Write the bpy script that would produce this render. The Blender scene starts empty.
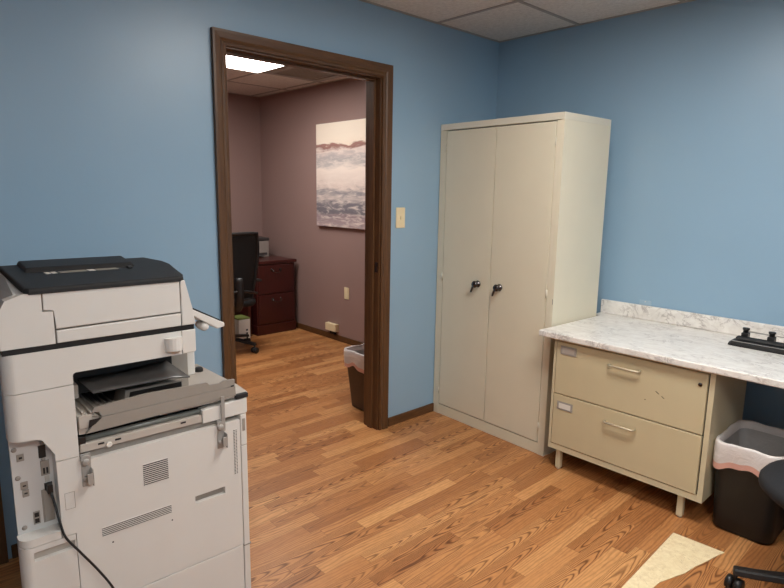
import bpy, bmesh, math, random
from mathutils import Vector, Matrix
random.seed(7)
scene = bpy.context.scene
COL = scene.collection

# ------------------------------------------------------------------ camera
def make_camera():
    yaw, pitch, roll = .8216, -.1737, .0157
    d = Vector((-math.sin(yaw)*math.cos(pitch), math.cos(yaw)*math.cos(pitch), math.sin(pitch)))
    r = Vector((math.cos(yaw), math.sin(yaw), 0)); u = r.cross(d)
    r2 = math.cos(roll)*r + math.sin(roll)*u
    u2 = -math.sin(roll)*r + math.cos(roll)*u
    cam = bpy.data.cameras.new('camera'); ob = bpy.data.objects.new('camera', cam); COL.objects.link(ob)
    M = Matrix((r2, u2, -d)).transposed().to_4x4(); M.translation = Vector((2.5841, -3.3623, 1.4779))
    ob.matrix_world = M
    cam.sensor_width = 36; cam.lens = 580.23*36/784; cam.clip_start = .02
    scene.camera = ob
make_camera()

# ------------------------------------------------------------------ world, exposure
w = bpy.data.worlds.new('world'); scene.world = w; w.use_nodes = True
w.node_tree.nodes['Background'].inputs[0].default_value = (.5, .55, .6, 1)
w.node_tree.nodes['Background'].inputs[1].default_value = .02
vs = scene.view_settings
vs.view_transform = 'Standard'; vs.look = 'None'; vs.gamma = 1; vs.use_curve_mapping = False
vs.exposure = .2
LAMP_MAIN = 20.0       # the fluorescent troffers of the room
LAMP_MAIN_REAR = 22.0
LAMP_OFFICE = 20.0      # the dimmer troffer of the office beyond the door
WARM = (1.0, .955, .895)

# ------------------------------------------------------------------ helpers
def lin(c): return c/12.92 if c <= .04045 else ((c+.055)/1.055)**2.4
def srgb(r, g, b): return (lin(r/255), lin(g/255), lin(b/255), 1)

class N:
    """small node-tree helper"""
    def __init__(s, name):
        s.m = bpy.data.materials.new(name); s.m.use_nodes = True
        s.t = s.m.node_tree; s.b = s.t.nodes['Principled BSDF']
    def n(s, ty, **k):
        x = s.t.nodes.new(ty)
        for a, v in k.items(): setattr(x, a, v)
        return x
    def l(s, a, b): s.t.links.new(a, b)
    def val(s, node, i, v):
        if hasattr(v, 'links'): s.l(v, node.inputs[i])
        else: node.inputs[i].default_value = v
    def math(s, op, a, b=0.0, c=None):
        x = s.n('ShaderNodeMath', operation=op); s.val(x, 0, a); s.val(x, 1, b)
        if c is not None: s.val(x, 2, c)
        return x.outputs[0]
    def mix(s, f, a, b, mode='MIX'):
        x = s.n('ShaderNodeMix', data_type='RGBA', blend_type=mode)
        s.val(x, 0, f); s.val(x, 6, a); s.val(x, 7, b); return x.outputs[2]
    def coords(s, scale=(1, 1, 1), out='Object'):
        c = s.n('ShaderNodeTexCoord'); mp = s.n('ShaderNodeMapping'); s.l(c.outputs[out], mp.inputs[0])
        mp.inputs[3].default_value = scale; return mp.outputs[0]
    def noise(s, vec, scale, detail=3, rough=.5, dist=0):
        x = s.n('ShaderNodeTexNoise'); s.l(vec, x.inputs['Vector'])
        x.inputs['Scale'].default_value = scale; x.inputs['Detail'].default_value = detail
        x.inputs['Roughness'].default_value = rough; x.inputs['Distortion'].default_value = dist
        return x.outputs[0]
    def ramp(s, f, stops, interp='LINEAR'):
        x = s.n('ShaderNodeValToRGB'); s.l(f, x.inputs[0]); e = x.color_ramp.elements; x.color_ramp.interpolation = interp
        while len(e) < len(stops): e.new(.5)
        for el, (p, c) in zip(e, stops): el.position = p; el.color = c
        return x.outputs[0]
    def bump(s, h, strength=.2, dist=.002):
        x = s.n('ShaderNodeBump'); s.l(h, x.inputs['Height'])
        x.inputs['Strength'].default_value = strength; x.inputs['Distance'].default_value = dist
        s.l(x.outputs[0], s.b.inputs['Normal'])
    def set(s, color=None, rough=.5, metal=0, spec=.5):
        if color is not None: s.val(s.b, 'Base Color', color)
        s.val(s.b, 'Roughness', rough); s.b.inputs['Metallic'].default_value = metal
        s.b.inputs['Specular IOR Level'].default_value = spec
        return s.m

def plain(name, rgb, rough=.5, metal=0, spec=.5, var=.04, scale=30, bump=0):
    """painted / moulded surface with faint procedural mottling"""
    k = N(name); c = srgb(*rgb); v = k.coords()
    f = k.noise(v, scale, 3)
    a = tuple(x*(1-var) for x in c[:3])+(1,); b = tuple(min(1, x*(1+var)) for x in c[:3])+(1,)
    col = k.ramp(f, [(.3, a), (.7, b)])
    if bump: k.bump(k.noise(v, scale*8, 2), bump, .001)
    return k.set(col, rough, metal, spec)

def lamp_mat(name, strength):
    k = N(name); k.b.inputs['Emission Color'].default_value = WARM+(1,)
    k.b.inputs['Emission Strength'].default_value = strength
    return k.set(srgb(245, 245, 240), .5)

class MB:
    """collects shapes in one bmesh"""
    def __init__(s): s.bm = bmesh.new(); s.mi = 0
    def _new(s, before):
        fs = [f for f in s.bm.faces if f not in before]
        for f in fs: f.material_index = s.mi
        return fs
    def box(s, x0, x1, y0, y1, z0, z1, bev=0, seg=2, M=None):
        t = bmesh.new(); r = bmesh.ops.create_cube(t, size=1)
        for v in t.verts: v.co = Vector(((x0+x1)/2+v.co.x*(x1-x0), (y0+y1)/2+v.co.y*(y1-y0), (z0+z1)/2+v.co.z*(z1-z0)))
        if bev: bmesh.ops.bevel(t, geom=t.edges[:], offset=bev, segments=seg, affect='EDGES', clamp_overlap=True, profile=.5)
        s.join(t, M); return s
    def join(s, t, M=None, smooth=False):
        if M is not None: t.transform(M)
        bmesh.ops.recalc_face_normals(t, faces=t.faces[:])
        vm = {}
        for v in t.verts: vm[v] = s.bm.verts.new(v.co)
        for f in t.faces:
            try: g = s.bm.faces.new([vm[v] for v in f.verts]); g.material_index = s.mi; g.smooth = smooth or f.smooth
            except ValueError: pass
        t.free(); return s
    def loft(s, rings, cap=True, M=None, bev=0, pred=None, seg=3, smooth=False, close=False):
        t = bmesh.new(); R = [[t.verts.new(p) for p in ring] for ring in rings]
        n = len(R[0])
        for a, b in list(zip(R, R[1:]))+([(R[-1], R[0])] if close else []):
            for i in range(n): t.faces.new((a[i], a[(i+1) % n], b[(i+1) % n], b[i]))
        if cap and not close: t.faces.new(R[0][::-1]); t.faces.new(R[-1])
        if bev:
            es = [e for e in t.edges if pred is None or pred(*[v.co for v in e.verts])]
            bmesh.ops.bevel(t, geom=es, offset=bev, segments=seg, affect='EDGES', clamp_overlap=True, profile=.5)
        return s.join(t, M, smooth)
    def prism(s, pts, mp, a, b, **k):
        return s.loft([[mp(p, a) for p in pts], [mp(p, b) for p in pts]], **k)
    def lathe(s, prof, c=(0, 0, 0), n=24, axis='Z', smooth=True, M=None):
        rings = []
        for r, h in prof:
            ring = []
            for i in range(n):
                a = 2*math.pi*i/n; x, y = r*math.cos(a), r*math.sin(a)
                p = {'Z': (x, y, h), 'X': (h, x, y), 'Y': (y, h, x)}[axis]
                ring.append(Vector(p)+Vector(c))
            rings.append(ring)
        return s.loft(rings, smooth=smooth, M=M)
    def cyl(s, p0, p1, r, n=12, r1=None, smooth=True):
        return s.tube([p0, p1], r, n, r1=r1, smooth=smooth)
    def tube(s, path, r, n=8, r1=None, smooth=True, flat=1.0):
        P = [Vector(p) for p in path]; rings = []; up = None
        for i, p in enumerate(P):
            d = ((P[min(i+1, len(P)-1)]-P[max(i-1, 0)])).normalized()
            if up is None: up = d.orthogonal().normalized()
            up = (up-d*up.dot(d)).normalized(); side = d.cross(up)
            rr = r if r1 is None else r+(r1-r)*i/(len(P)-1)
            rings.append([p+up*math.cos(2*math.pi*k/n)*rr+side*math.sin(2*math.pi*k/n)*rr*flat for k in range(n)])
        return s.loft(rings, smooth=smooth)
    def build(s, name, mats, parent=None, loc=None, **props):
        me = bpy.data.meshes.new(name); s.bm.to_mesh(me); s.bm.free()
        if not isinstance(mats, (list, tuple)): mats = [mats]
        for m in mats: me.materials.append(m)
        o = bpy.data.objects.new(name, me); COL.objects.link(o)
        if parent: o.parent = parent
        if loc: o.location = loc
        for k, v in props.items(): o[k] = v
        return o

def curve_pts(ctrl, n=8):
    """Catmull-Rom through control points"""
    P = [Vector(c) for c in ctrl]; P = [2*P[0]-P[1]]+P+[2*P[-1]-P[-2]]; out = []
    for i in range(1, len(P)-2):
        a, b, c, d = P[i-1:i+3]
        for k in range(n):
            t = k/n
            out.append(.5*((2*b)+(c-a)*t+(2*a-5*b+4*c-d)*t*t+(3*b-a-3*c+d)*t**3))
    out.append(P[-2]); return out

def thing(name, label, cat, loc=(0, 0, 0), rz=0, group=None):
    o = bpy.data.objects.new(name, None); COL.objects.link(o); o.location = loc; o.rotation_euler = (0, 0, rz)
    o.empty_display_size = .05
    o['label'] = label; o['category'] = cat
    if group: o['group'] = group
    return o
def tag(o, label, cat, group=None):
    o['label'] = label; o['category'] = cat
    if group: o['group'] = group
    return o
def struct(o, label=None, cat=None):
    o['kind'] = 'structure'
    if label: o['label'] = label
    if cat: o['category'] = cat
    return o
def copy_tree(o, parent=None):
    c = o.copy(); COL.objects.link(c)
    if parent: c.parent = parent
    for ch in list(o.children): copy_tree(ch, c)
    return c
def rrect(hx, hy, r, n=5, cx=0, cy=0):
    """rounded rectangle outline, counter-clockwise"""
    pts = []
    for sx, sy, a0 in ((1, 1, 0), (-1, 1, 90), (-1, -1, 180), (1, -1, 270)):
        for k in range(n+1):
            a = math.radians(a0+90*k/n)
            pts.append((cx+sx*(hx-r)+r*math.cos(a), cy+sy*(hy-r)+r*math.sin(a)))
    return pts

# ------------------------------------------------------------------ materials
def m_wall(name, rgb, rough, bumpv=.12):
    k = N(name); v = k.coords(); c = srgb(*rgb)
    f = k.noise(v, 1.3, 3)
    col = k.ramp(f, [(.3, tuple(x*.97 for x in c[:3])+(1,)), (.7, tuple(x*1.03 for x in c[:3])+(1,))])
    k.bump(k.noise(v, 90, 3), bumpv, .002)
    return k.set(col, rough)
M_BLUE = m_wall('blue wall paint', (144, 175, 199), .36)
M_MAUVE = m_wall('mauve wall paint', (150, 124, 119), .55)

def m_floor():
    k = N('oak strip laminate'); c = k.n('ShaderNodeTexCoord'); sp = k.n('ShaderNodeSeparateXYZ')
    k.l(c.outputs['Object'], sp.inputs[0]); X, Y = sp.outputs[0], sp.outputs[1]
    W = .0667
    xs = k.math('DIVIDE', k.math('SUBTRACT', X, .048), W); row = k.math('FLOOR', xs); fx = k.math('SUBTRACT', xs, row)
    def rnd(a, b=0.0):
        cv = k.n('ShaderNodeCombineXYZ'); k.val(cv, 0, a); k.val(cv, 1, b)
        wn = k.n('ShaderNodeTexWhiteNoise'); wn.noise_dimensions = '3D'; k.l(cv.outputs[0], wn.inputs[0]); return wn.outputs[0], wn.outputs[1]
    r1, _ = rnd(row, 3.3)
    L = k.math('MULTIPLY_ADD', r1, .22, .40)
    ys = k.math('ADD', k.math('DIVIDE', Y, L), k.math('MULTIPLY', r1, 37.7)); col_i = k.math('FLOOR', ys); fy = k.math('SUBTRACT', ys, col_i)
    ra, rc = rnd(row, col_i); rb, _ = rnd(k.math('ADD', row, 51.3), col_i)
    # grain space: shifted for each strip
    cv = k.n('ShaderNodeCombineXYZ'); k.val(cv, 0, k.math('ADD', X, k.math('MULTIPLY', ra, 9.0)))
    k.val(cv, 1, k.math('MULTIPLY', k.math('ADD', Y, k.math('MULTIPLY', rb, 13.0)), .16)); k.val(cv, 2, k.math('MULTIPLY', ra, 5.0))
    g = cv.outputs[0]
    warp = k.noise(g, 9, 3, .5)
    # arched (cathedral) figure: a parabola across the strip pulled along it
    xo = k.math('SUBTRACT', fx, k.math('MULTIPLY_ADD', rb, .5, .25)); x2 = k.math('MULTIPLY', xo, xo)
    arch = k.math('ADD', k.math('MULTIPLY', k.math('MULTIPLY', Y, 9.0), k.math('SUBTRACT', k.math('GREATER_THAN', ra, .5), .5)),
                  k.math('ADD', k.math('MULTIPLY', x2, 7.0), k.math('MULTIPLY', warp, 5.0)))
    strt = k.math('ADD', k.math('MULTIPLY', fx, 2.2), k.math('MULTIPLY', warp, 3.5))
    sel = k.math('GREATER_THAN', rb, .45)
    ph = k.math('ADD', k.math('MULTIPLY', arch, sel), k.math('MULTIPLY', strt, k.math('SUBTRACT', 1.0, sel)))
    s_ = k.math('SINE', k.math('MULTIPLY', ph, 12.5))
    band = k.math('SMOOTH_MIN', 1.0, k.math('POWER', k.math('MULTIPLY_ADD', s_, .5, .5), 2.5), .05)
    fine = k.noise(g, 130, 4, .65)
    base = k.ramp(ra, [(0, srgb(170, 112, 66)), (.3, srgb(188, 128, 77)), (.65, srgb(199, 139, 86)), (1, srgb(217, 160, 103))])
    amt = k.math('MULTIPLY', band, k.math('MULTIPLY_ADD', rb, .72, .2))
    col = k.mix(amt, base, srgb(98, 55, 27))
    col = k.mix(k.math('MULTIPLY', k.math('SUBTRACT', fine, .35), .75), col, srgb(105, 62, 32))
    # joints
    ex = k.math('MINIMUM', fx, k.math('SUBTRACT', 1.0, fx)); ey = k.math('MULTIPLY', k.math('MINIMUM', fy, k.math('SUBTRACT', 1.0, fy)), 5.0)
    j = k.math('LESS_THAN', k.math('MINIMUM', ex, ey), .010)
    col = k.mix(k.math('MULTIPLY', j, .45), col, srgb(80, 48, 26))
    k.bump(k.math('ADD', k.math('MULTIPLY', fine, .4), k.math('MULTIPLY', j, -1.0)), .12, .0006)
    return k.set(col, k.math('MULTIPLY_ADD', fine, .2, .30), 0, .45)
M_FLOOR = m_floor()

def m_wood(name, a, b, rough=.35, axis=(18, 18, 1.2)):
    k = N(name); v = k.coords(axis)
    f = k.noise(v, 3, 5, .6, 1.2); g = k.noise(v, 14, 3, .6)
    col = k.ramp(k.math('MULTIPLY_ADD', f, .65, k.math('MULTIPLY', g, .35)), [(.3, srgb(*a)), (.72, srgb(*b))])
    k.bump(g, .1, .001)
    return k.set(col, rough)
M_TRIM = m_wood('walnut stained trim', (68, 44, 26), (108, 74, 44), .42)
M_TRIM_H = m_wood('walnut stained trim head', (68, 44, 26), (108, 74, 44), .42, (18, 1.2, 18))
M_MAHOG = m_wood('mahogany veneer', (54, 20, 18), (74, 28, 24), .28)

def m_marble():
    k = N('marble laminate'); v = k.coords((1, 1.6, 1))
    f = k.noise(v, 8.5, 6, .62, 1.3); ab = k.math('ABSOLUTE', k.math('SUBTRACT', f, .5))
    vein = k.ramp(ab, [(0, (1, 1, 1, 1)), (.022, (.25, .25, .25, 1)), (.06, (0, 0, 0, 1))])
    mask = k.ramp(k.noise(v, 6.5, 3), [(.42, (0, 0, 0, 1)), (.62, (1, 1, 1, 1))])
    f2 = k.noise(v, 17, 5, .6, .8)
    col = k.ramp(f2, [(.3, srgb(222, 217, 211)), (.62, srgb(238, 235, 230))])
    col = k.mix(k.math('MULTIPLY', vein, k.math('MULTIPLY', mask, .75)), col, srgb(150, 140, 136))
    return k.set(col, .32)
M_MARBLE = m_marble()

def m_tile():
    k = N('acoustic ceiling tile'); v = k.coords()
    f = k.noise(v, 260, 2, .7); g = k.noise(v, 45, 4, .6)
    col = k.ramp(k.math('MULTIPLY_ADD', f, .5, k.math('MULTIPLY', g, .5)), [(.32, srgb(198, 192, 186)), (.6, srgb(228, 223, 217))])
    k.bump(f, .35, .002)
    return k.set(col, .9, 0, .2)
M_TILE = m_tile()
M_GRID = plain('ceiling grid enamel', (160, 155, 150), .6)
M_CAB = plain('putty enamel steel', (224, 216, 193), .42, var=.015, scale=6)
M_CABLIT = plain('putty enamel edge', (222, 216, 198), .45, var=.015)
M_FC = plain('tan enamel steel', (202, 189, 155), .42, var=.02, scale=8)
M_FCFRAME = plain('tan enamel steel frame', (208, 197, 166), .42, var=.02, scale=8)
M_DARKGAP = plain('gap shade and scratch paint', (40, 36, 30), .8)  # painted shade for door and drawer gaps; also colours the scratches
M_CHROME = plain('brushed nickel', (190, 184, 176), .28, .9, var=.03)
M_PULL = plain('satin enamel pull', (188, 178, 154), .38, .35, var=.03)
M_GUN = plain('dark chrome', (96, 92, 92), .18, 1.0, var=.02)
M_COP = plain('warm white copier plastic', (216, 213, 208), .5, var=.012, scale=10, bump=.03)
M_COP2 = plain('grey white copier plastic', (204, 203, 201), .55, var=.012, scale=10)
M_COPGREY = plain('mid grey copier plastic', (150, 143, 135), .5, var=.02)
M_COPTRAY = plain('light grey tray plastic', (186, 178, 169), .5, var=.02)
M_COPDK = plain('charcoal copier plastic', (44, 44, 45), .6, spec=.25, var=.05, bump=.05)
M_COPBLK = plain('black moulded plastic', (22, 22, 23), .45, var=.05)
M_GLOSSDK = plain('glossy dark grey plastic', (96, 94, 93), .24, var=.04)
M_STEELGREY = plain('zinc bracket steel', (166, 162, 157), .45, .2, var=.05)
M_ROLLER = plain('grey green steel roller', (122, 126, 122), .35, .3)
M_BLACK = plain('black plastic', (26, 25, 26), .42, var=.06)
M_FABRIC = plain('black blue fabric', (27, 29, 34), .85, var=.15, scale=220, bump=.3)
M_MESH = plain('black mesh fabric', (20, 20, 22), .8, var=.3, scale=400, bump=.4)
M_BINBLACK = plain('black waste bin plastic', (24, 22, 21), .5, var=.06)
M_BINBROWN = plain('brown waste bin plastic', (74, 56, 42), .5, var=.05)
M_IVORY = plain('ivory plastic plate', (232, 217, 180), .4, var=.02)
M_OUTBLUE = plain('painted over cover plate', (158, 184, 203), .4, var=.02)
M_LABEL = plain('paper label', (226, 222, 214), .7, var=.02)
M_LABELGREY = plain('grey label card', (150, 142, 130), .6, var=.04)
M_GREYPRN = plain('grey printer plastic', (150, 140, 134), .5, var=.03)
M_PRNDK = plain('dark printer plastic', (58, 54, 54), .5, var=.05)
M_GREEN = plain('green printed card', (112, 122, 62), .6, var=.05)
M_PATCH = None
def m_patch():
    k = N('exposed underlayment'); v = k.coords()
    f = k.noise(v, 40, 5, .65); col = k.ramp(f, [(.3, srgb(226, 206, 164)), (.65, srgb(240, 224, 186))])
    g = k.noise(v, 7, 4, .6, 2.0); vein = k.math('LESS_THAN', k.math('ABSOLUTE', k.math('SUBTRACT', g, .52)), .004)
    return k.set(k.mix(k.math('MULTIPLY', vein, .35), col, srgb(150, 125, 85)), .7)
M_PATCH = m_patch()

def m_liner(name, rgb, opacity):
    k = N(name); v = k.coords(); c = srgb(*rgb)
    f = k.noise(v, 26, 4, .6, .8)
    k.bump(f, .5, .01)
    k.set(c, .35)
    k.b.inputs['Alpha'].default_value = opacity
    return k.m
M_LINER = m_liner('white bin liner', (228, 222, 220), .93)
M_LINERIN = m_liner('thin liner film', (216, 214, 214), .62)
M_PINK = m_liner('pink drawstring band', (224, 172, 158), .93)

def m_painting():
    k = N('abstract seascape paint'); c = k.n('ShaderNodeTexCoord'); sp = k.n('ShaderNodeSeparateXYZ'); k.l(c.outputs['Object'], sp.inputs[0])
    v = k.coords((3.2, 1, 15)); v2 = k.coords((7, 1, 30))
    n1 = k.noise(v, 1.0, 5, .62, .4); n2 = k.noise(v2, 1.0, 5, .65, .6)
    z = k.math('ADD', k.math('DIVIDE', sp.outputs[2], .978), k.math('MULTIPLY', k.math('SUBTRACT', n1, .5), .22))
    base = k.ramp(z, [(0, srgb(178, 158, 160)), (.10, srgb(150, 132, 138)), (.14, srgb(112, 108, 116)), (.22, srgb(120, 116, 124)), (.27, srgb(196, 184, 180)), (.33, srgb(142, 138, 144)),
        (.39, srgb(216, 200, 192)), (.56, srgb(236, 222, 212)), (.63, srgb(176, 170, 170)), (.69, srgb(186, 176, 176)), (.74, srgb(224, 208, 200)), (.765, srgb(146, 106, 100)), (.79, srgb(160, 120, 110)), (.805, srgb(236, 222, 206)), (1, srgb(242, 230, 214))])
    white = k.ramp(n2, [(.48, (0, 0, 0, 1)), (.66, (1, 1, 1, 1))])
    low = k.math('LESS_THAN', z, .73)
    col = k.mix(k.math('MULTIPLY', k.math('MULTIPLY', white, low), .75), base, srgb(232, 218, 210))
    dk = k.ramp(k.noise(v2, 1.7, 4, .6), [(.58, (0, 0, 0, 1)), (.72, (1, 1, 1, 1))])
    col = k.mix(k.math('MULTIPLY', k.math('MULTIPLY', dk, k.math('LESS_THAN', z, .42)), .5), col, srgb(84, 84, 96))
    k.bump(n2, .3, .002)
    return k.set(col, .6)
M_PAINTING = m_painting()
M_CANVAS = plain('canvas edge', (190, 176, 170), .8)
M_LAMP = lamp_mat('lit troffer diffuser', LAMP_MAIN)
M_LAMP2 = lamp_mat('lit rear troffer diffuser', LAMP_MAIN_REAR)
M_LAMP3 = lamp_mat('lit office troffer diffuser', LAMP_OFFICE)

# ------------------------------------------------------------------ room shell
H = 2.493
RX1, RY0 = 4.3, -5.0                    # main room
OX0, OX1, OY0, OY1 = -3.35, -.126, -3.2, .105   # office beyond the door
DL, DR, DT = -2.034, -1.056, 2.130      # doorway opening
struct(MB().box(OX0-.1, RX1+.1, RY0-.1, OY1+.1, -.1, 0).build('floor', M_FLOOR))
struct(MB().box(0, RX1+.1, RY0-.1, .1, H, H+.1).build('ceiling', M_TILE))
struct(MB().box(OX0-.1, 0, OY0-.1, OY1+.1, H, H+.1).build('ceiling_office', M_TILE))
# left wall: blue on the room's side, mauve on the office's side
m = MB()
def slab(y0, y1, z0, z1):
    m.mi = 0; m.box(-.063, 0, y0, y1, z0, z1)
    m.mi = 1; m.box(-.126, -.063, y0, y1, z0, z1)
slab(RY0-.1, DL, 0, H); slab(DR, OY1, 0, H); slab(DL, DR, DT, H)
struct(m.build('wall_left', [M_BLUE, M_MAUVE]))
struct(MB().box(0, RX1+.1, 0, .1, 0, H).build('wall_right', M_BLUE))
struct(MB().box(RX1, RX1+.1, RY0, 0, 0, H).build('wall_far', M_BLUE))
struct(MB().box(0, RX1+.1, RY0-.1, RY0, 0, H).build('wall_behind', M_BLUE))
struct(MB().box(OX0, OX1, OY1, OY1+.1, 0, H).build('wall_office_right', M_MAUVE))
struct(MB().box(OX0-.1, OX0, OY0-.1, OY1+.1, 0, H).build('wall_office_back', M_MAUVE))
struct(MB().box(OX0, OX1, OY0-.1, OY0, 0, H).build('wall_office_left', M_MAUVE))
# ceiling grids
def grid(name, xs, ys, x0, x1, y0, y1):
    g = MB()
    for x in xs: g.box(x-.011, x+.011, y0, y1, H-.004, H)
    for y in ys: g.box(x0, x1, y-.011, y+.011, H-.0041, H)
    g.box(x0, x0+.02, y0, y1, H-.0035, H); g.box(x1-.02, x1, y0, y1, H-.0035, H)
    g.box(x0, x1, y0, y0+.02, H-.0036, H); g.box(x0, x1, y1-.02, y1, H-.0036, H)
    return struct(g.build(name, M_GRID))
GX = [.6+.61*i for i in range(6)]; GY = [-.63-.61*i for i in range(7)]
grid('trim_1', GX, GY, 0, RX1, RY0, 0)
grid('trim_2', [-2.11-.61, -2.11, -1.5, -.89, -.28], [-.005-.61*i for i in range(6)], OX0, OX1, OY0, OY1)

# baseboards
def baseboard(name, x0, x1, y0, y1, h=.058):
    return struct(MB().box(x0, x1, y0, y1, 0, h, .004).build(name, M_TRIM_H))
baseboard('baseboard_left', 0, .012, DR+.075, -.002)
baseboard('baseboard_left_rear', 0, .012, -3.03, DL-.075)
baseboard('baseboard_right', .012, RX1, -.012, 0)
baseboard('baseboard_office_right', OX0, OX1, OY1-.012, OY1, .06)
baseboard('baseboard_office_back', OX0, OX0+.012, OY0, OY1-.012, .06)

# door frames: casing with a stepped moulding, jamb lining, stop
def casing_profile():
    return [(0, 0), (0, .013), (.012, .016), (.022, .012), (.030, .018), (.055, .022), (.066, .022), (.066, 0)]
def door_frame(name, y0, y1, zt, xface=0.0, sgn=1, depth=.126):
    root = bpy.data.objects.new(name, None); COL.objects.link(root); root['kind'] = 'structure'
    P = casing_profile()
    def mp_side(s):  # s = +1 right side (offset grows with y), -1 left
        return lambda p, z: Vector((xface+sgn*p[1], (y1+p[0]-.006 if s > 0 else y0-p[0]+.006), z))
    for s in (-1, 1):
        b = MB()
        f = mp_side(s)
        lo = [f(p, 0) for p in P]; hi = [f(p, zt-.006+p[0]) for p in P]
        b.loft([lo, hi]); b.build('door_casing', M_TRIM, root)
    b = MB()
    A = [Vector((xface+sgn*p[1], y0+.006-p[0], zt-.006+p[0])) for p in P]
    B = [Vector((xface+sgn*p[1], y1-.006+p[0], zt-.006+p[0])) for p in P]
    b.loft([A, B]); b.build('door_casing', M_TRIM_H, root)
    x0, x1 = sorted((xface, xface-sgn*depth))
    for ya, yb in ((y0, y0+.014), (y1-.014, y1)):
        b = MB(); b.box(x0, x1, ya, yb, 0, zt-.014)
        yc = yb if ya == y0 else ya-.012
        xm = (x0+x1)/2
        b.box(xm-.02, xm+.02, yc, yc+.012, 0, zt-.026)
        b.build('door_jamb', M_TRIM, root)
    b = MB(); b.box(x0, x1, y0, y1, zt-.014, zt); b.box((x0+x1)/2-.02, (x0+x1)/2+.02, y0+.014, y1-.014, zt-.026, zt-.014)
    b.build('door_jamb', M_TRIM_H, root)
    return root
d1 = door_frame('door_1', DL, DR, DT)
MB().box(-.035, -.010, DR-.0165, DR-.0138, 1.0, 1.06).build('strike_plate', M_GUN, d1)
# matching casing on the office side
b = MB()
for y in (DR, ):
    b.box(-.142, -.126, y-.006, y+.06, 0, DT+.06, .003)
b.box(-.142, -.126, DL-.06, DL+.006, 0, DT+.06, .003); b.box(-.142, -.126, DL, DR, DT-.006, DT+.06, .003)
b.build('office_casing', M_TRIM, d1)
# second doorway on the same wall, left of the copier: only its casing shows
d2 = door_frame('door_2', -3.98, -3.105, 2.13, depth=.012)
MB().box(.001, .008, -3.966, -3.119, .01, 2.11, .002).build('door_slab', M_TRIM, d2)

# ------------------------------------------------------------------ troffers
def troffer(name, label, x0, x1, y0, y1, mat, group='fluorescent ceiling lights of the copier room'):
    t = thing(name, label, 'ceiling light', ((x0+x1)/2, (y0+y1)/2, H-.02), 0, group)
    hx, hy = (x1-x0)/2-.012, (y1-y0)/2-.012
    b = MB()
    b.box(-hx, hx, -hy, -hy+.02, 0, .0195); b.box(-hx, hx, hy-.02, hy, 0, .0195)
    b.box(-hx, -hx+.02, -hy+.02, hy-.02, 0, .0195); b.box(hx-.02, hx, -hy+.02, hy-.02, 0, .0195)
    b.build('frame', M_GRID, t)
    MB().box(-hx+.02, hx-.02, -hy+.02, hy-.02, .008, .0135).build('diffuser', mat, t)
    return t
troffer('ceiling_light', 'lit fluorescent ceiling light over the filing cabinet side of the room', 1.21, 2.43, -1.85, -1.24, M_LAMP)
troffer('ceiling_light', 'lit fluorescent ceiling light on the side of the room opposite the doorway', 3.04, 3.65, -3.68, -2.46, M_LAMP2)
troffer('ceiling_light', 'lit white ceiling panel seen through the doorway in the office', -2.11, -1.5, -1.835, -.615, M_LAMP3, None)
# return-air panel in the office ceiling
t = thing('ceiling_vent', 'dim grey vent panel beside the lit panel in office ceiling', 'ceiling vent', (-1.805, -.31, H-.012))
b = MB(); q = .28
b.box(-q, q, -q, -q+.06, 0, .0115); b.box(-q, q, q-.06, q, 0, .0115); b.box(-q, -q+.06, -q+.06, q-.06, 0, .0115); b.box(q-.06, q, -q+.06, q-.06, 0, .0115)
b.build('frame', M_GRID, t)
b = MB()
for i in range(14): b.box(-q+.06, q-.06, -q+.075+i*.029, -q+.09+i*.029, .003, .010)
b.build('louvres', M_LABELGREY, t)

# ------------------------------------------------------------------ storage cabinet
CW, CD, CH = .897, .4605, 1.9025
t = thing('storage_cabinet', 'tall putty steel storage cabinet with two doors in the corner', 'cabinet', (.006, -.5622, 0), -.0369)
b = MB()
b.box(0, .018, 0, CD, 0, CH-.001); b.box(CW-.018, CW, 0, CD, 0, CH-.001)           # sides
b.box(.018, CW-.018, CD-.012, CD, .0, CH-.002); b.box(.018, CW-.018, .02, CD-.012, .075, .09)
b.box(.018, .052, 0, .016, 0, CH-.04); b.box(CW-.044, CW-.018, 0, .016, 0, CH-.04)  # front stiles
b.build('body', M_CAB, t)
MB().box(-.001, CW+.001, -.001, CD+.001, CH-.038, CH, .003).build('top', M_CABLIT, t)
MB().box(.052, CW-.044, .0146, .0158, .068, CH-.04).build('gap_shade', M_DARKGAP, t)  # dark sheet behind the doors, painted shade for their gaps
MB().box(.018, CW-.018, .001, .016, 0, .068, .002).build('base_plinth', M_CAB, t)
for i, (x0, x1) in enumerate(((.0565, .4476), (.4536, CW-.0485))):
    d = MB().box(x0, x1, -.002, .014, .0738, CH-.0448, .0015).build('door', M_CAB, t)
    # swivel handle: rose, turned knob and a drop lever
    hx = .355+.006 if i == 0 else .529
    r = MB(); r.lathe([(.001, -.003), (.019, -.003), (.021, -.008), (.018, -.013), (.010, -.018), (.010, -.026), (.019, -.031), (.0215, -.039), (.017, -.047), (.001, -.049)], (hx, 0, .932), 20, 'Y')
    r.tube([(hx-.004, -.030, .930), (hx-.016, -.036, .912), (hx-.025, -.040, .882)], .008, 10, r1=.006)
    r.build('handle', M_GUN, d)
    for z in (1.755, .94, .17):
        xx = .050 if i == 0 else CW-.0445
        MB().cyl((xx, -.003, z-.022), (xx, -.003, z+.022), .005, 10).build('hinge', M_CABLIT, d)
b = MB(); b.box(CW-.006, CW-.002, -.0006, 0, .885, .915); b.build('latch_mark', M_LABELGREY, t)

# ------------------------------------------------------------------ countertop with backsplash
KZ, KY = .7658, -.7262
b = MB()
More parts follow.
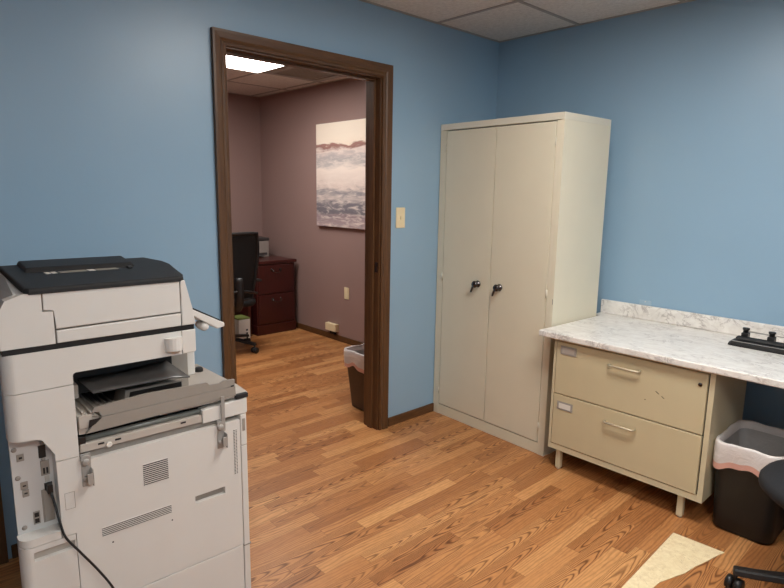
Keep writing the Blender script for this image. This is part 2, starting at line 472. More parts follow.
# left end is scribed along the cabinet's slightly turned side
pts = [(.909, KY), (RX1-.002, KY), (RX1-.002, -.0005), (.885, -.0005), (.885, -.10), (.928, -.105)]
b.prism(pts, lambda p, z: Vector((p[0], p[1], z)), KZ-.032, KZ, bev=.006, pred=lambda a, c: a.y < KY+.01 and c.y < KY+.01 and abs(a.z-c.z) < 1e-4, seg=3)
ct = tag(b.build('countertop', M_MARBLE), 'white marble patterned countertop with a low backsplash along the blue wall', 'countertop')
MB().box(.885, RX1-.002, -.024, -.0005, KZ, KZ+.083, .006).build('backsplash', M_MARBLE, ct)

# cover plate behind the backsplash
t = thing('wall_plate', 'small painted over cover plate on blue wall just above the backsplash', 'wall plate', (1.15, -.0005, KZ+.083))
MB().box(-.036, .036, -.005, 0, .001, .03, .002).build('plate', M_OUTBLUE, t)
MB().cyl((0, -.0065, .022), (0, -.0045, .022), .003, 10).build('screw', M_LABEL, t)

# ------------------------------------------------------------------ lateral filing cabinet
FX0, FX1, FY0, FY1, FZ0, FZ1 = .985, 1.776, -.690, -.235, .119, .7335
t = thing('filing_cabinet', 'tan steel two drawer filing cabinet under the countertop', 'filing cabinet', (FX0, FY0, 0))
FW, FD = FX1-FX0, FY1-FY0
b = MB()
b.box(0, .014, 0, FD, FZ0, FZ1); b.box(FW-.022, FW, 0, FD, FZ0, FZ1); b.box(.014, FW-.022, 0, FD, FZ0, FZ0+.03)
b.box(.014, FW-.022, 0, FD, FZ1-.012, FZ1); b.box(.014, FW-.022, FD-.01, FD, FZ0+.03, FZ1-.012)
b.build('body', M_FCFRAME, t)
MB().box(.014, FW-.022, .014, .02, FZ0+.03, FZ1-.012).build('gap_shade', M_DARKGAP, t)  # dark sheet standing in for the shade around the drawers
for (z0, z1, hz, lz) in ((.436, .7185, .659, .677), (.152, .431, .366, .374)):
    d = MB().box(.0175, FW-.0285, -.004, .013, z0, z1, .003).build('drawer', M_FC, t)
    h = MB()
    hx0, hx1 = .315, .465
    pth = [(hx0, -.003, hz), (hx0, -.022, hz), (hx0+.008, -.028, hz), (hx1-.008, -.028, hz), (hx1, -.022, hz), (hx1, -.003, hz)]
    h.tube(pth, .0055, 10)
    h.build('handle', M_PULL, d)
    l = MB(); c = .087
    l.box(c-.045, c+.045, -.0075, -.004, lz-.0225, lz+.0225, .0015); l.build('label_holder', M_STEELGREY, d)
    MB().box(c-.034, c+.034, -.0082, -.0072, lz-.014, lz+.014).build('label_card', M_LABEL if z0 < .3 else M_COPTRAY, d)
    if z0 > .3:
        MB().lathe([(.001, -.010), (.006, -.010), (.0085, -.007), (.0095, -.003), (.0095, 0)], (.733, 0, .664), 18, 'Y').build('lock', M_GUN, d)
        for (x, z, l_, a) in ((.553, .578, .02, -.55), (.580, .562, .016, -.6), (.50, .53, .006, .3)):
            MB().box(-l_/2, l_/2, -.0045, -.0038, -.0016, .0016, M=Matrix.Translation((x, 0, z)) @ Matrix.Rotation(-a, 4, 'Y')).build('scratch', M_DARKGAP, d)
for x in (.052, FW-.097):
    for y in (.02, FD-.05):
        MB().box(x-.014, x+.014, y, y+.028, .008, FZ0+.002, .003).build('leg', M_FCFRAME, t)
        MB().lathe([(.001, 0), (.012, 0), (.012, .006), (.006, .009), (.001, .009)], (x, y+.014, 0), 14).build('leg_glide', M_CHROME, t)

# ------------------------------------------------------------------ hole punch
t = thing('hole_punch', 'long black three hole punch lying on the marble countertop', 'hole punch', (1.682, -.272, KZ+.0005))
PL, PD = .32, .125
b = MB()
prof = [(0, 0), (0, .012), (.012, .022), (.05, .026), (PD-.01, .022), (PD, .012), (PD, 0)]
b.loft([[Vector((x+(0 if i in (0, 3) else 0), p[0]*k_+(1-k_)*PD*.5, p[1]*k2)) for p in prof] for i, (x, k_, k2) in enumerate(((0, .9, .6), (.012, 1, 1), (PL-.012, 1, 1), (PL, .9, .6)))], smooth=False)
b.build('base', M_BLACK, t)
MB().box(.012, PL-.012, .010, .016, .0215, .0235).build('paper_edge', M_STEELGREY, t)
b = MB(); b.loft([[Vector((x, p[0], p[1])) for p in ((.045, .028), (.050, .036), (.085, .038), (.092, .028))] for x in (.02, PL-.02)]); b.build('lever_bar', M_COPDK, t)
for x in (.048, .160, .272):
    h = MB(); h.box(x-.015, x+.015, .075, .115, .02, .056, .003); h.lathe([(.012, .055), (.012, .068), (.016, .071), (.016, .079), (.001, .080)], (x, .095, 0), 14); h.build('punch_head', M_BLACK, t)
MB().cyl((.048, .095, .062), (.272, .095, .062), .003, 8).build('link_rod', M_STEELGREY, t)

# ------------------------------------------------------------------ waste baskets
def waste_bin(name, label, loc, rz, top, bot, h, body_mat, seed, skirt=.105):
    rnd = random.Random(seed)
    t = thing(name, label, 'waste bin', loc, rz)
    b = MB(); th = .004
    def ring(f, inset, z):
        hx = bot[0]+(top[0]-bot[0])*f-inset; hy = bot[1]+(top[1]-bot[1])*f-inset
        return [Vector((x, y, z)) for x, y in rrect(hx, hy, .045, 6)]
    rings = [ring(-.0, .01, .0), ring(0, 0, .008)]+[ring(k/6, 0, .008+(h-.008)*k/6) for k in range(1, 7)]
    rings += [ring(1, th, h), ring(.02, th, .014)]
    b.loft(rings, smooth=True); b.build('bin_body', body_mat, t)
    # liner: folded over the rim, wrinkled skirt and a pink hem
    nseg = len(ring(0, 0, 0))*1
    ph = [rnd.uniform(0, 6.28) for _ in range(6)]
    def wob(i, n, amp): 
        a = 2*math.pi*i/n
        return amp*(math.sin(3*a+ph[0])+.7*math.sin(7*a+ph[1])+.5*math.sin(13*a+ph[2]))
    def lring(f, inset, z, amp, zamp):
        base = []
        hx = bot[0]+(top[0]-bot[0])*f-inset; hy = bot[1]+(top[1]-bot[1])*f-inset
        pts = rrect(hx, hy, .045, 6)
        # resample the long sides
        out = []
        for (a, c) in zip(pts, pts[1:]+pts[:1]):
            L = math.dist(a, c); k_ = max(1, int(L/.022))
            for q in range(k_): out.append((a[0]+(c[0]-a[0])*q/k_, a[1]+(c[1]-a[1])*q/k_))
        n = len(out)
        return out, n, z, amp, zamp
    def place(f, inset, z, amp, zamp, n0=96):
        out, n, *_ = lring(f, inset, z, amp, zamp)
        # even arc-length sampling so all rings match
        P = out+[out[0]]; acc = [0]
        for a, c in zip(P, P[1:]): acc.append(acc[-1]+math.dist(a, c))
        res = []; j = 0
        for i in range(n0):
            s_ = acc[-1]*i/n0
            while acc[j+1] < s_: j += 1
            u = (s_-acc[j])/(acc[j+1]-acc[j] or 1)
            x = P[j][0]+(P[j+1][0]-P[j][0])*u; y = P[j][1]+(P[j+1][1]-P[j][1])*u
            d = 1+wob(i, n0, amp)/.15
            res.append(Vector((x*d, y*d, z+wob(i+n0//3, n0, zamp))))
        return res
    s_ = MB()
    top_r = [place(1, .009, h-.03, 0, 0), place(1, .008, h+.004, 0, .001), place(1, -.003, h+.008, .0005, .003), place(1, -.006, h-.004, .0006, .002), place(.93, -.009, h-.028, .0012, .002),
             place(.86, -.010, h-.05, .002, .006), place(.8, -.010, h-skirt+.026, .0022, .010)]
    s_.loft(top_r, cap=False, smooth=True); sk = s_.build('bin_liner', M_LINER, t)
    s_ = MB(); s_.loft([top_r[-1], place(.76, -.011, h-skirt, .0024, .011)], cap=False, smooth=True); s_.build('drawstring_hem', M_PINK, sk)
    s_ = MB(); s_.loft([place(1, .009, h-.03, 0, 0), place(.8, .012, h-.1, .001, 0), place(.3, .014, .1, .002, .004), place(.0, .03, .03, .002, .003)], cap=False, smooth=True); s_.build('liner_inside', M_LINERIN, sk)
    return t
waste_bin('waste_bin', 'black waste bin with a white liner beside the tan filing cabinet', (1.920, -.472, 0), 0, (.132, .185), (.120, .155), .415, M_BINBLACK, 3)
waste_bin('waste_bin', 'brown waste bin with a white liner just inside the office doorway', (-.322, -.785, 0), 0, (.152, .19), (.122, .152), .41, M_BINBROWN, 11, .115)

# ------------------------------------------------------------------ bare patch in the laminate
b = MB()
pts = [(1.716, -.819), (1.921, -.806), (1.906, -.86), (1.892, -.93), (1.874, -1.0), (1.862, -1.075), (1.846, -1.12), (1.834, -1.16), (1.818, -1.205), (1.815, -1.26), (1.797, -1.33), (1.79, -1.42), (1.738, -1.46)]
b.prism(pts, lambda p, z: Vector((p[0], p[1], z)), .0, .0025)
tag(b.build('floor_patch', M_PATCH), 'pale bare patch in the floor where a plank piece is missing', 'floor patch')

# ------------------------------------------------------------------ switch, outlets
t = thing('light_switch', 'ivory light switch plate on the blue wall right of the doorway', 'light switch', (0.0005, -.902, 1.325))
MB().box(0, .006, -.037, .037, -.062, .062, .003).build('plate', M_IVORY, t)
MB().box(.005, .014, -.005, .005, -.010, .012, .002).build('toggle', M_IVORY, t)
t = thing('wall_outlet', 'ivory outlet plate on the mauve wall below the painting', 'outlet', (-1.788, OY1-.0005, .502))
MB().box(-.037, .037, -.006, 0, -.058, .058, .003).build('plate', M_IVORY, t)
for z in (-.022, .022): MB().box(-.017, .017, -.0085, -.005, z-.014, z+.014, .002).build('receptacle', M_IVORY, t)
t = thing('surface_box', 'ivory surface box mounted low on the mauve wall above the baseboard', 'cable box', (-2.0, OY1-.0005, .094))
MB().box(-.085, .085, -.045, 0, 0, .075, .004).build('cover', M_IVORY, t)
MB().box(-.03, .045, -.03, 0, -.034, -.0005, .002).build('cable_entry', M_COPDK, t)

# ------------------------------------------------------------------ painting
t = thing('painting', 'abstract seascape canvas in white grey and rust on mauve wall', 'painting', (-2.228, OY1-.0005, 1.138))
MB().box(0, .98, -.04, -.001, 0, .978, .003).build('canvas', M_PAINTING, t)
b = MB(); b.box(.02, .96, -.012, 0, .02, .04); b.build('stretcher_bar', M_CANVAS, t)

# ------------------------------------------------------------------ office furniture
t = thing('file_pedestal', 'dark mahogany two drawer file cabinet in the office corner', 'filing cabinet', (-2.6, -.43, 0))
PW, PDp = .478, .66
b = MB(); b.box(-PDp, 0, .012, PW-.012, .1, .735); b.build('body', M_MAHOG, t)
MB().box(-PDp, .012, .004, PW-.004, 0, .1, .004).build('base_plinth', M_MAHOG, t)
b = MB(); b.box(-PDp, .02, -.01, PW+.008, .735, .767, .007); b.build('top', M_MAHOG, t)
for z0, z1 in ((.43, .722), (.118, .415)):
    d = MB().box(-.004, .014, .03, PW-.03, z0, z1, .006).build('drawer', M_MAHOG, t)
    zc = z1-.06; yc = PW/2
    h = MB(); h.tube(curve_pts([(.016, yc-.05, zc+.008), (.034, yc-.04, zc-.006), (.038, yc, zc-.022), (.034, yc+.04, zc-.006), (.016, yc+.05, zc+.008)], 4), .004, 8)
    for s in (-.05, .05): h.lathe([(.001, .020), (.012, .019), (.015, .014)], (0, yc+s, zc+.008), 12, 'X')
    h.build('handle', M_GUN, d)
t = thing('desk', 'dark mahogany desk against the office back wall behind the mesh chair', 'desk', (-3.33, -1.95, 0))
MB().box(0, .73, 0, 1.50, .735, .767, .006).build('desktop', M_MAHOG, t)
MB().box(0, .7, .02, .05, 0, .735).build('end_panel', M_MAHOG, t)
MB().box(0, .7, 1.45, 1.48, 0, .735).build('end_panel', M_MAHOG, t)
MB().box(.04, .07, .05, 1.45, .05, .735).build('modesty_panel', M_MAHOG, t)
# printer on the pedestal
t = thing('desktop_printer', 'grey desktop printer on the mahogany file cabinet', 'printer', (-3.13, -.41, .7675))
b = MB(); b.loft([[Vector((x, y, z)) for x, y in rrect(.18, .185-.0*z, .02, 4, -.0, .18)] for z in (0, .17)]); b.build('case', M_GREYPRN, t)
b = MB(); b.box(-.18, .18, -.004, .364, .17, .205, .008); b.build('scanner_lid', M_PRNDK, t)
MB().box(.176, .182, .03, .33, .02, .045).build('output_slot', M_PRNDK, t)
MB().box(.18, .25, .09, .27, .012, .02, .003).build('paper_tray', M_PRNDK, t)
# carton on the office floor
t = thing('carton', 'white carton with a green top edge on the office floor by chair', 'box', (-2.62, -.585, 0))
MB().box(-.11, .06, -.065, .062, 0, .205, .002).build('carton_body', M_LABEL, t)
MB().box(-.111, .061, -.066, .063, .203, .218, .002).build('carton_lid', M_GREEN, t)
b = MB()
for z in (.05, .085): b.box(.0605, .0615, .015, .035, z, z+.018)
b.build('printed_mark', M_COPDK, t)

def office_chair(name, label, loc, rz, mesh_back, seat_mat, base_deg=90, reach=.31, half=.25, corner=.13):
    t = thing(name, label, 'office chair', loc, rz)
    # chair faces local +y ; star base
    for i in range(5):
        a = math.radians(base_deg+72*i)
        c, s = math.cos(a), math.sin(a)
        g = MB()
        g.loft([[Vector((c*r-s*o*wd, s*r+c*o*wd, z+dz)) for o, dz in ((-1, -.012), (1, -.012), (.75, .014), (-.75, .014))] for r, wd, z in ((.02, .034, .125), (.14, .028, .112), (.26, .024, .090), (reach, .023, .080))], bev=.006, seg=2)
        leg = g.build('base_leg', M_BLACK, t)
        k = MB(); cx, cy = c*(reach-.01), s*(reach-.01)
        sw = a+1.1; ux, uy = -math.sin(sw), math.cos(sw)
        for o in (-.016, .016):
            k.cyl((cx+ux*(o-.010), cy+uy*(o-.010), .027), (cx+ux*(o+.010), cy+uy*(o+.010), .027), .027, 18)
        k.cyl((cx, cy, .03), (cx, cy, .085), .008, 8); k.build('caster', M_BLACK, leg)
    b = MB(); b.lathe([(.001, .09), (.04, .09), (.04, .15), (.028, .155), (.028, .27), (.018, .275), (.018, .40), (.001, .40)], (0, 0, 0), 16); b.build('gas_column', M_BLACK, t)
    MB().box(-.09, .09, -.12, .12, .395, .435, .012).build('tilt_mechanism', M_BLACK, t)
    sb = MB(); R = []
    for f, z in ((.72, .432), (.93, .437), (1.0, .455), (1.0, .478), (.95, .497), (.80, .505), (.4, .507)):
        R.append([Vector((x*f, y*f, z-.025*max(0, y-.12)*4*.25)) for x, y in rrect(half, half, corner, 8)])
    sb.loft(R, smooth=True); sb.build('seat', seat_mat, t)
    # backrest
    def back(x, v, off):  # v 0..1 upwards; curved shell
        hw = .185+.055*math.sin(min(1, v*1.25)*math.pi*.5)-.03*max(0, v-.75)*4*.5
        y = -.235-.055*v-.04*math.sin(v*math.pi)*0 + .05*(x*x)
        return Vector((x*hw, y+off, .50+.60*v))
    if mesh_back:
        g = MB(); grid_ = [[back(-1+2*i/10, v/12, 0) for i in range(11)] for v in range(13)]
        rings = [grid_[v]+[p+Vector((0, -.006, 0)) for p in reversed(grid_[v])] for v in range(13)]
        g.loft(rings, smooth=True); g.build('backrest', M_MESH, t)
        fr = MB(); loop = [back(-1, v/10, -.003) for v in range(11)]+[back(-1+2*i/8, 1, -.003) for i in range(1, 8)]+[back(1, 1-v/10, -.003) for v in range(11)]+[back(1-2*i/8, 0, -.003) for i in range(1, 9)]
        fr.tube(loop, .016, 8); fr.build('back_frame', M_BLACK, t)
        sp = MB(); sp.tube(curve_pts([(0, -.06, .415), (0, -.22, .42), (0, -.31, .50), (0, -.31, .72)], 6), .024, 8, flat=1.6)
        sp.tube(curve_pts([(-.2, -.27, .56), (0, -.315, .60), (.2, -.27, .56)], 5), .012, 8); sp.build('back_spine', M_BLACK, t)
        for s in (-1, 1):
            am = MB(); am.tube(curve_pts([(s*.12, 0, .42), (s*.255, -.01, .43), (s*.275, -.02, .52), (s*.275, -.03, .64)], 5), .016, 8)
            am.box(s*.275-.045, s*.275+.045, -.16, .13, .64, .665, .011); am.build('armrest', M_BLACK, t)
    else:
        g = MB(); R = []
        for v in range(13):
            f = v/12; edge = math.sqrt(max(.02, 1-(2*f-1)**6))
            ring = [back((-1+2*i/12)*edge, f, .035*edge*(1-(-1+2*i/12)**4)) for i in range(13)]+[back((1-2*i/12)*edge, f, -.03*edge) for i in range(13)]
            R.append(ring)
        g.loft(R, smooth=True); g.build('backrest', seat_mat, t)
        sp = MB(); sp.tube(curve_pts([(0, -.06, .415), (0, -.24, .41), (0, -.32, .47), (0, -.325, .72)], 6), .018, 8, flat=2.0); sp.build('back_spine', M_BLACK, t)
    return t
office_chair('office_chair', 'black mesh back office chair at the office desk', (-2.30, -.935, 0), math.radians(90), True, M_MESH)
office_chair('desk_chair', 'black office chair cut off by the frame near the black waste bin', (2.335, -.935, 0), math.radians(60), False, M_FABRIC, 198-60, .335, .28, .25)

# ------------------------------------------------------------------ copier
# local axes: x = outwards from its side panel, y = towards its front, z up
A_COP = .02
cop = thing('copier', 'large white office copier with a dark lid, side panel and brackets exposed', 'copier', (.834, -3.116, 0), -A_COP)
def uz(p, w_): return Vector((w_, p[0], p[1]))
def plate(pts, w0=-.05, w1=0, bev=.0025, seg=2, rear=None, mb=None):
    mb = mb or MB()
    if rear:  # rounded rear corner
        mb.prism(pts, uz, w0, w1, bev=rear, seg=10, pred=lambda a, c: abs(a.y) < 1e-4 and abs(c.y) < 1e-4 and abs(a.x-w1) < 1e-5 and abs(c.x-w1) < 1e-5)
    else:
        mb.prism(pts, uz, w0, w1, bev=bev, seg=seg, pred=lambda a, c: abs(a.x-w1) < 1e-5 and abs(c.x-w1) < 1e-5)
    return mb
def rect(u0, u1, z0, z1): return [(u0, z0), (u1, z0), (u1, z1), (u0, z1)]
# inner body
b = MB()
b.box(-.56, -.05, .068, .68, .035, .70); b.box(-.56, -.05, .605, .68, .70, .775); b.box(-.56, -.05, .068, .163, .70, 1.043); b.box(-.06, -.05, .004, .068, .035, 1.03)
b.box(-.57, -.43, .163, .66, .70, 1.043)
b.loft([[Vector((w_, u, z)) for u, w_ in ((.163, -.05), (.475, -.05), (.50, -.05), (.63, -.36), (.66, -.43), (.163, -.43))] for z in (.967, 1.043)])
body = b.build('body', M_COP2, cop)
for x in (-.5, -.09):
    for y in (.11, .6): MB().lathe([(.001, 0), (.024, 0), (.026, .02), (.015, .035), (.001, .036)], (x, y, 0), 14).build('foot', M_COPBLK, cop)
# cover plates
plate([(0, .9335), (.163, .9335), (.163, .957), (.165, .963), (.171, .966), (.474, .966), (.474, 1.0400), (0, 1.0400)], rear=.03).build('upper_cover', M_COP, cop)
plate([(.4765, .966), (.517, .966), (.521, .972), (.521, 1.0400), (.4765, 1.0400)]).build('upper_front_cover', M_COP, cop)
plate([(0, .801), (.062, .7965), (.075, .791), (.103, .741), (.103, .719), (.163, .719), (.163, .9315), (0, .9315)], rear=.03).build('rear_column_cover', M_COP, cop)
plate(rect(0, .101, .486, .509), rear=.03).build('port_ledge', M_COP, cop)
mb = MB(); plate(rect(0, .03, .035, .484), rear=.025, mb=mb)
for r_ in (rect(.03, .137, .035, .441), rect(.03, .134, .468, .484), rect(.134, .137, .441, .484)): plate(r_, bev=0, mb=mb)
lc = mb.build('lower_rear_cover', M_COP, cop)
MB().box(-.05, -.016, .03, .134, .441, .468).build('grip_recess', M_COPTRAY, lc)
mb = MB(); zt = .699
for r_ in (rect(.104, .163, .4865, .7165), rect(.139, .163, .2295, .4865), rect(.163, .495, .2295, zt), rect(.601, .6625, .2295, zt), rect(.495, .601, .2295, .447), rect(.495, .601, .4725, zt)):
    plate(r_, bev=0, mb=mb)
sp = mb.build('side_panel', M_COP, cop)
b = MB(); b.box(-.05, -.016, .495, .601, .447, .4725); b.build('grip_recess', M_COPGREY, sp)
def vent(u0, u1, z0, z1, n, vertical=False):
    v = MB(); v.mi = 1; v.box(0, .0004, u0, u1, z0, z1); v.mi = 0
    if not vertical:
        for i in range(n+1):
            z = z0+(z1-z0)*i/n; v.box(0, .0014, u0, u1, z-.0012, z+.0012)
    else:
        for i in range(n+1):
            z = z0+(z1-z0)*i/n; v.box(0, .0014, u0, u1, z-.0011, z+.0011)
        v.box(0, .0016, (u0+u1)/2-.0012, (u0+u1)/2+.0012, z0, z1)
    return v.build('vent', [M_COP, M_COPBLK], sp)
vent(.335, .412, .566, .636, 11); vent(.207, .4155, .4455, .4735, 5); vent(.638, .650, .505, .668, 30, True)
for u, z in ((.416, .419), (.235, .417)): MB().cyl((0, u, z), (.0006, u, z), .0025, 10).build('screw_hole', M_COPBLK, sp)
b = MB(); u0, u1, z0, z1 = .117, .143, .566, .617
for r_ in ((u0, u1, z0, z0+.0012), (u0, u1, z1-.0012, z1), (u0, u0+.001, z0, z1), (u1-.001, u1, z0, z1)): b.box(0, .0005, *r_)
b.build('knockout_outline', M_COPGREY, sp)
plate(rect(.139, .6625, .035, .2265)).build('lower_side_panel', M_COP, cop)
mb = plate(rect(.6655, .688, .035, .60)); plate(rect(.6655, .688, .603, .715), mb=mb); fe = mb.build('front_edge_cover', M_COP, cop)
MB().box(-.002, .0015, .672, .682, .655, .70, .001).build('edge_latch', M_COPGREY, fe)
plate(rect(.6655, .692, .22, .2245), w1=.001, bev=0).build('front_seam', M_COPGREY, cop)
plate([(.532, .7175), (.688, .7175), (.692, .722), (.692, .772), (.532, .764)]).build('shoulder_cover', M_COP, cop)
# transfer unit slot below the flap: metal plate, roller, dark gap
b = MB(); b.box(-.05, -.02, .166, .60, .699, .722); b.build('recess_sill', M_COPGREY, cop)
b = MB(); b.box(-.03, -.004, .168, .531, .7235, .748, .0015); b.mi = 1
for u in (.215, .262, .46): b.box(-.004, -.0033, u, u+.017, .735, .7405)
b.mi = 2; b.lathe([(.005, -.002), (.0085, -.002), (.0085, .002), (.006, .0022), (.005, .002)], (0, .244, .730), 14, 'X')
b.build('metal_plate', [M_COPTRAY, M_COPBLK, M_LABEL], cop)
MB().cyl((-.022, .185, .757), (-.022, .575, .757), .0085, 14).build('roller', M_ROLLER, cop)
b = MB(); b.box(-.05, -.035, .166, .60, .70, .79); b.box(-.02, -.006, .166, .184, .745, .77, .002); b.build('gap_backing', M_COPBLK, cop)
# output tray and its side flap
b = MB()
def uw(p, z): return Vector((p[1], p[0], z))
b.prism([(.40, -.012), (.700, -.012), (.705, -.1), (.702, -.25), (.70, -.43), (.40, -.43)], uw, .777, .7905, bev=.003, seg=2, pred=lambda a, c: abs(a.z-.7905) < 1e-5 and abs(c.z-.7905) < 1e-5)
b.loft([[Vector((w_, u, z)) for u, z in ((.17, .775), (.41, .779), (.41, .7905), (.30, .7925), (.17, .830))] for w_ in (-.43, -.013)])
for i in range(6):
    u = .185+i*.024
    b.loft([[Vector((w_, u+du, .830-(u-.17)*.275+dz)) for du, dz in ((0, 0), (.006, -.002), (.006, .006), (0, .008))] for w_ in (-.42, -.03)])
tray = b.build('output_tray', M_COPTRAY, cop)
b = MB()
out = [(.186, .779), (.643, .7895), (.652, .7885), (.650, .8215), (.227, .8185), (.2, .795)]
b.prism(out, uz, -.011, .0)
b.prism([(.231, .8195), (.6495, .8225), (.650, .845), (.612, .8475), (.597, .841), (.562, .843), (.553, .853), (.36, .8595), (.212, .8505), (.205, .838), (.226, .836)], uz, -.012, -.003)
fl = b.build('side_flap', M_COPGREY, cop)
b = MB(); b.box(-.012, -.004, .17, .204, .795, .833, .001); b.build('flap_hinge', M_COPTRAY, fl)
b = MB(); b.prism([(.192, .793), (.196, .818), (.231, .8185), (.212, .803)], uz, -.0005, .0004); b.build('flap_notch', M_COPBLK, fl)
b = MB(); b.box(-.002, .0005, .635, .645, .8225, .8265); b.build('flap_pin', M_COPBLK, fl)
MB().box(-.03, .0012, .652, .697, .7735, .789, .002).build('tray_edge', M_COPDK, cop)
# exit housing, a black plate painting the shade of its recess, glossy exit guide
b = MB()
b.prism([(.318, .79), (.515, .792), (.515, .849), (.331, .849)], uz, -.20, -.105, bev=.004, pred=lambda a, c: abs(a.x+.105) < 1e-5 and abs(c.x+.105) < 1e-5)
ex = b.build('exit_housing', M_COPGREY, cop)
b = MB(); b.prism([(.334, .80), (.508, .803), (.508, .841), (.343, .841)], uz, -.108, -.1035); b.build('recess', M_COPBLK, ex)
for u in (.395, .445): MB().box(-.1035, -.099, u, u+.022, .812, .824, .002).build('exit_roller', M_COPGREY, ex)
b = MB(); G = []
for i in range(11):
    f = i/10; u0 = .208+(.478-.208)*f; u1 = .226+(.520-.226)*f
    row = []
    for j in range(7):
        g = j/6; u = u0+(u1-u0)*g
        w_ = -.155+.095*g; z = .900-.022*g
        z += .022*max(0, f-.55)*(1-g)-.05*max(0, f-.8)*g
        row.append(Vector((w_, u, z)))
    G.append(row+[p+Vector((0, 0, -.004)) for p in reversed(row)])
b.loft(G, smooth=True); b.build('exit_guide', M_GLOSSDK, cop)
b = MB(); b.box(-.43, -.16, .168, .50, .85, .965); b.build('cavity_wall', M_COPBLK, cop)
b = MB(); b.box(-.16, -.06, .168, .188, .87, .91, .003); b.build('guide_hinge', M_COPGREY, cop)
# front pillar right of the exit
b = MB(); b.box(-.43, -.30, .56, .64, .7905, .968, .006); b.build('front_pillar', M_COP, cop)
b = MB(); b.box(-.43, -.17, .50, .56, .7905, .968, .003); b.build('inner_pillar', M_COPGREY, cop)
MB().lathe([(.001, .806), (.012, .806), (.016, .80), (.016, .7905)], (-.33, .665, 0), 12).build('tray_stop', M_COPBLK, cop)
# lever cover on the upper band
b = MB(); pts = []
for k in range(9):
    a = math.pi*k/8; pts.append((.4485-.0275*math.cos(a), .0+.024*math.sin(a)))
b.loft([[Vector((w_, u, z)) for u, w_ in pts] for z in (.982, .990, 1.024)], bev=.003, pred=lambda a, c: abs(a.z-.982) < 1e-4 and abs(c.z-.982) < 1e-4, smooth=False)
b.build('lever_cover', M_IVORY if False else M_COP, cop)
# platen gap
b = MB(); b.loft([[Vector((w_, u, z)) for u, w_ in ((.004, -.004), (.518, -.004), (.64, -.36), (.65, -.565), (.072, -.565), (.006, -.05))] for z in (1.0400, 1.0565)]); b.build('platen_gap', M_COPBLK, cop)
# document feeder
df = MB()
lo = [(.004, -.03), (.50, -.03), (.525, -.03), (.645, -.36), (.655, -.572), (.075, -.572)]
hi = [(.045, -.03), (.485, -.03), (.495, -.03), (.568, -.345), (.562, -.572), (.095, -.572)]
df.loft([[Vector((w_, u, 1.0565)) for u, w_ in lo], [Vector((w_, u-.0, 1.15)) for u, w_ in [(lo[i][0]*.5+hi[i][0]*.5-(.02 if i in (0, 5) else 0), lo[i][1]) for i in range(6)]], [Vector((w_, u, 1.1965)) for u, w_ in hi]])
feeder = df.build('document_feeder', M_COP, cop)
plate([(0, 1.0565), (.1285, 1.0565), (.1285, 1.1465), (.1035, 1.1475), (.1035, 1.199), (.060, 1.199), (.02, 1.185), (.004, 1.155), (0, 1.13)], w0=-.04, rear=.03).build('feeder_rear_cover', M_COP, feeder)
mb = plate([(.1325, 1.0965), (.4765, 1.1005), (.4765, 1.199), (.1065, 1.199), (.1065, 1.151), (.1325, 1.150)], w0=-.04)
mb.build('feeder_side_cover', M_COP, feeder)
plate([(.1325, 1.0565), (.4765, 1.0565), (.4765, 1.0960), (.1325, 1.0915)], w0=-.04).build('feeder_lower_cover', M_COP, feeder)
plate([(.4795, 1.0565), (.523, 1.0565), (.514, 1.11), (.494, 1.199), (.4795, 1.199)], w0=-.04).build('feeder_front_cover', M_COP, feeder)
b = MB()
lid = [(.066, -.012), (.076, .003), (.476, .003), (.492, -.006), (.500, -.03), (.575, -.33), (.578, -.42), (.57, -.575), (.088, -.575)]
b.prism(lid, uw, 1.197, 1.213, bev=.007, seg=3, pred=lambda a, c: abs(a.z-1.213) < 1e-5 and abs(c.z-1.213) < 1e-5)
ld = b.build('feeder_lid', M_COPDK, feeder)
b = MB(); b.loft([[Vector((w_, u, 1.213)) for u, w_ in ((.125, -.335), (.45, -.315), (.49, -.56), (.14, -.57))], [Vector((w_, u, 1.227)) for u, w_ in ((.130, -.35), (.44, -.33), (.475, -.55), (.147, -.565))]], bev=.004, seg=2)
b.build('document_tray', M_COPDK, ld)
for (u0, u1) in ((.172, .186), (.190, .204), (.212, .29), (.295, .315), (.32, .385)):
    MB().box(-.315, -.275, u0, u1, 1.213, 1.2137).build('label_strip', M_LABELGREY if u1-u0 > .03 else M_LABEL, ld)
MB().box(-.285, -.265, .41, .425, 1.213, 1.221, .002).build('lid_catch', M_COPBLK, ld)
# control panel on the front
b = MB()
def cpz(f, top): return (1.074-.062*f) - (0 if top else .019-.006*f)
pr = [(.556, cpz(-.15, 0)), (.556, cpz(-.15, 1)), (.687, cpz(1, 1)), (.687, cpz(1, 0)-.0), (.66, cpz(1, 0)-.006)]
b.prism(pr, uz, -.46, -.14, bev=.004, seg=2)
cpn = b.build('control_panel', M_COP, cop)
b = MB(); b.prism([(.556, cpz(-.15, 1)+.0005), (.556, cpz(-.15, 1)+.006), (.672, cpz(.88, 1)+.005), (.672, cpz(.88, 1))], uz, -.455, -.142); b.build('touch_screen', M_COPBLK, cpn)
b = MB(); b.lathe([(.001, -.21), (.012, -.207), (.016, -.19), (.016, -.155), (.012, -.145), (.001, -.144)], (0, .618, 1.006), 16, 'X'); b.build('panel_pivot', M_COP, cpn)
b = MB(); b.box(-.44, -.16, .50, .565, 1.035, 1.062, .004); b.build('panel_arm', M_COP2, cpn)
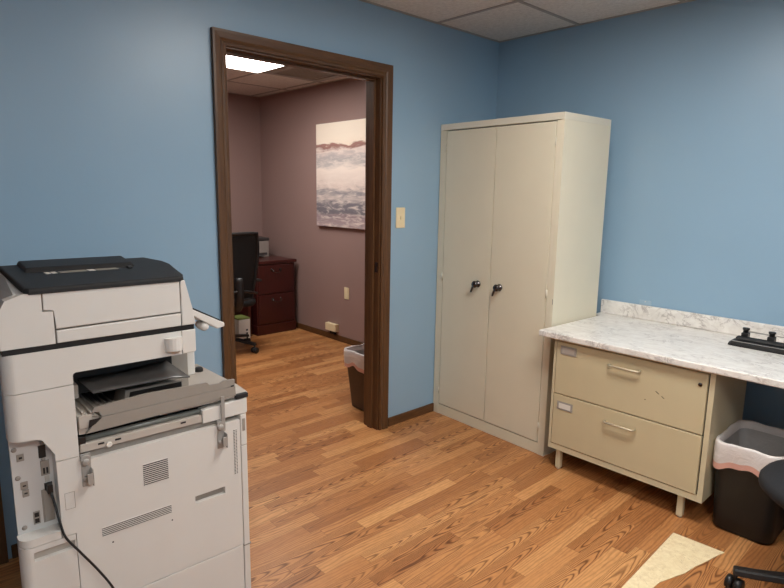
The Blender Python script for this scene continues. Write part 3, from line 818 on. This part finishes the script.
# mounting brackets for the detached finisher
def bracket(u, z0, z1, tall):
    g = MB()
    g.box(0, .0035, u-.013, u+.013, z0, z0+.10, .001)
    g.box(0, .026, u+.010, u+.013, z0+.005, z0+.055, .001)
    g.box(.022, .026, u-.004, u+.013, z0+.012, z0+.045, .001)
    g.lathe([(.001, .009), (.007, .009), (.008, .006), (.008, .003)], (0, u-.004, z0+.022), 12, 'X')
    g.lathe([(.001, .012), (.009, .012), (.011, .009), (.011, .003)], (0, u-.002, z0+.075), 14, 'X')
    g.lathe([(.011, .004), (.014, .004), (.014, .007), (.011, .007)], (0, u-.001, z0+.083), 14, 'X')
    if tall: g.box(.003, .0075, u+.002, u+.015, z0+.06, z1, .001)
    return g.build('mounting_bracket', M_STEELGREY, cop)
bracket(.178, .622, .72, False); bracket(.592, .617, .799, True)
# rear port bay
W0 = -.05
def port(name, u0, u1, z0, z1, mat, inner=None, parent=body):
    p = MB(); p.box(W0, W0+.003, u0, u1, z0, z1, .0008)
    if inner:
        p.mi = 1
        for (a, c, e, f) in inner: p.box(W0+.003, W0+.0036, a, c, e, f)
    return p.build(name, [mat, M_COPBLK], parent)
port('cover_tab', .018, .036, .726, .747, M_COPGREY, [(.023, .031, .733, .739)])
port('cover_tab', .021, .039, .641, .664, M_COPGREY, [(.026, .034, .650, .654)])
port('cover_tab', .024, .040, .618, .639, M_COPGREY, [(.028, .036, .627, .631)])
port('serial_port', .071, .089, .721, .758, M_COPBLK)
for z in (.765, .716): MB().cyl((W0, .081, z), (W0+.007, .081, z), .005, 10).build('thumb_screw', M_STEELGREY, body)
port('network_port', .073, .095, .667, .712, M_COPGREY, [(.078, .083, .672, .690), (.086, .091, .672, .690)])
port('usb_port', .081, .093, .646, .664, M_COPTRAY)
port('cable_socket', .078, .098, .612, .643, M_COPBLK)
p = MB(); p.box(W0, W0+.002, .069, .098, .524, .625, .004); p.box(W0+.002, W0+.004, .072, .095, .528, .621, .002); p.build('slot_cover', M_COPGREY, body)
port('twin_port', .044, .061, .527, .566, M_COPGREY, [(.047, .058, .549, .562), (.047, .058, .531, .544)])
for u, z in ((.014, .762), (.017, .678), (.021, .526)):
    MB().lathe([(.001, W0+.004), (.005, W0+.004), (.007, W0+.001), (.007, W0)], (0, u, z), 14, 'X').build('screw_cap', M_COPGREY, body)

# network cable plugged into the port bay and hanging across the side panel
path = curve_pts([Vector(c) for c in ((-.035, .088, .632), (-.022, .090, .615), (-.012, .093, .59), (.010, .099, .535), (.020, .108, .493), (.03, .138, .441), (.04, .179, .37), (.05, .213, .30), (.06, .245, .20), (.075, .26, .09), (.11, .25, .012), (.17, .17, .0045), (.18, .02, .0045), (.1, -.2, .0045))], 8)
cab = MB().tube(path, .0034, 8).build('network_cable', M_BLACK, cop)
cab['label'] = 'thin black cable hanging from the ports'
MB().box(-.047, -.023, .081, .095, .618, .644, .002).build('plug', M_BLACK, cab)
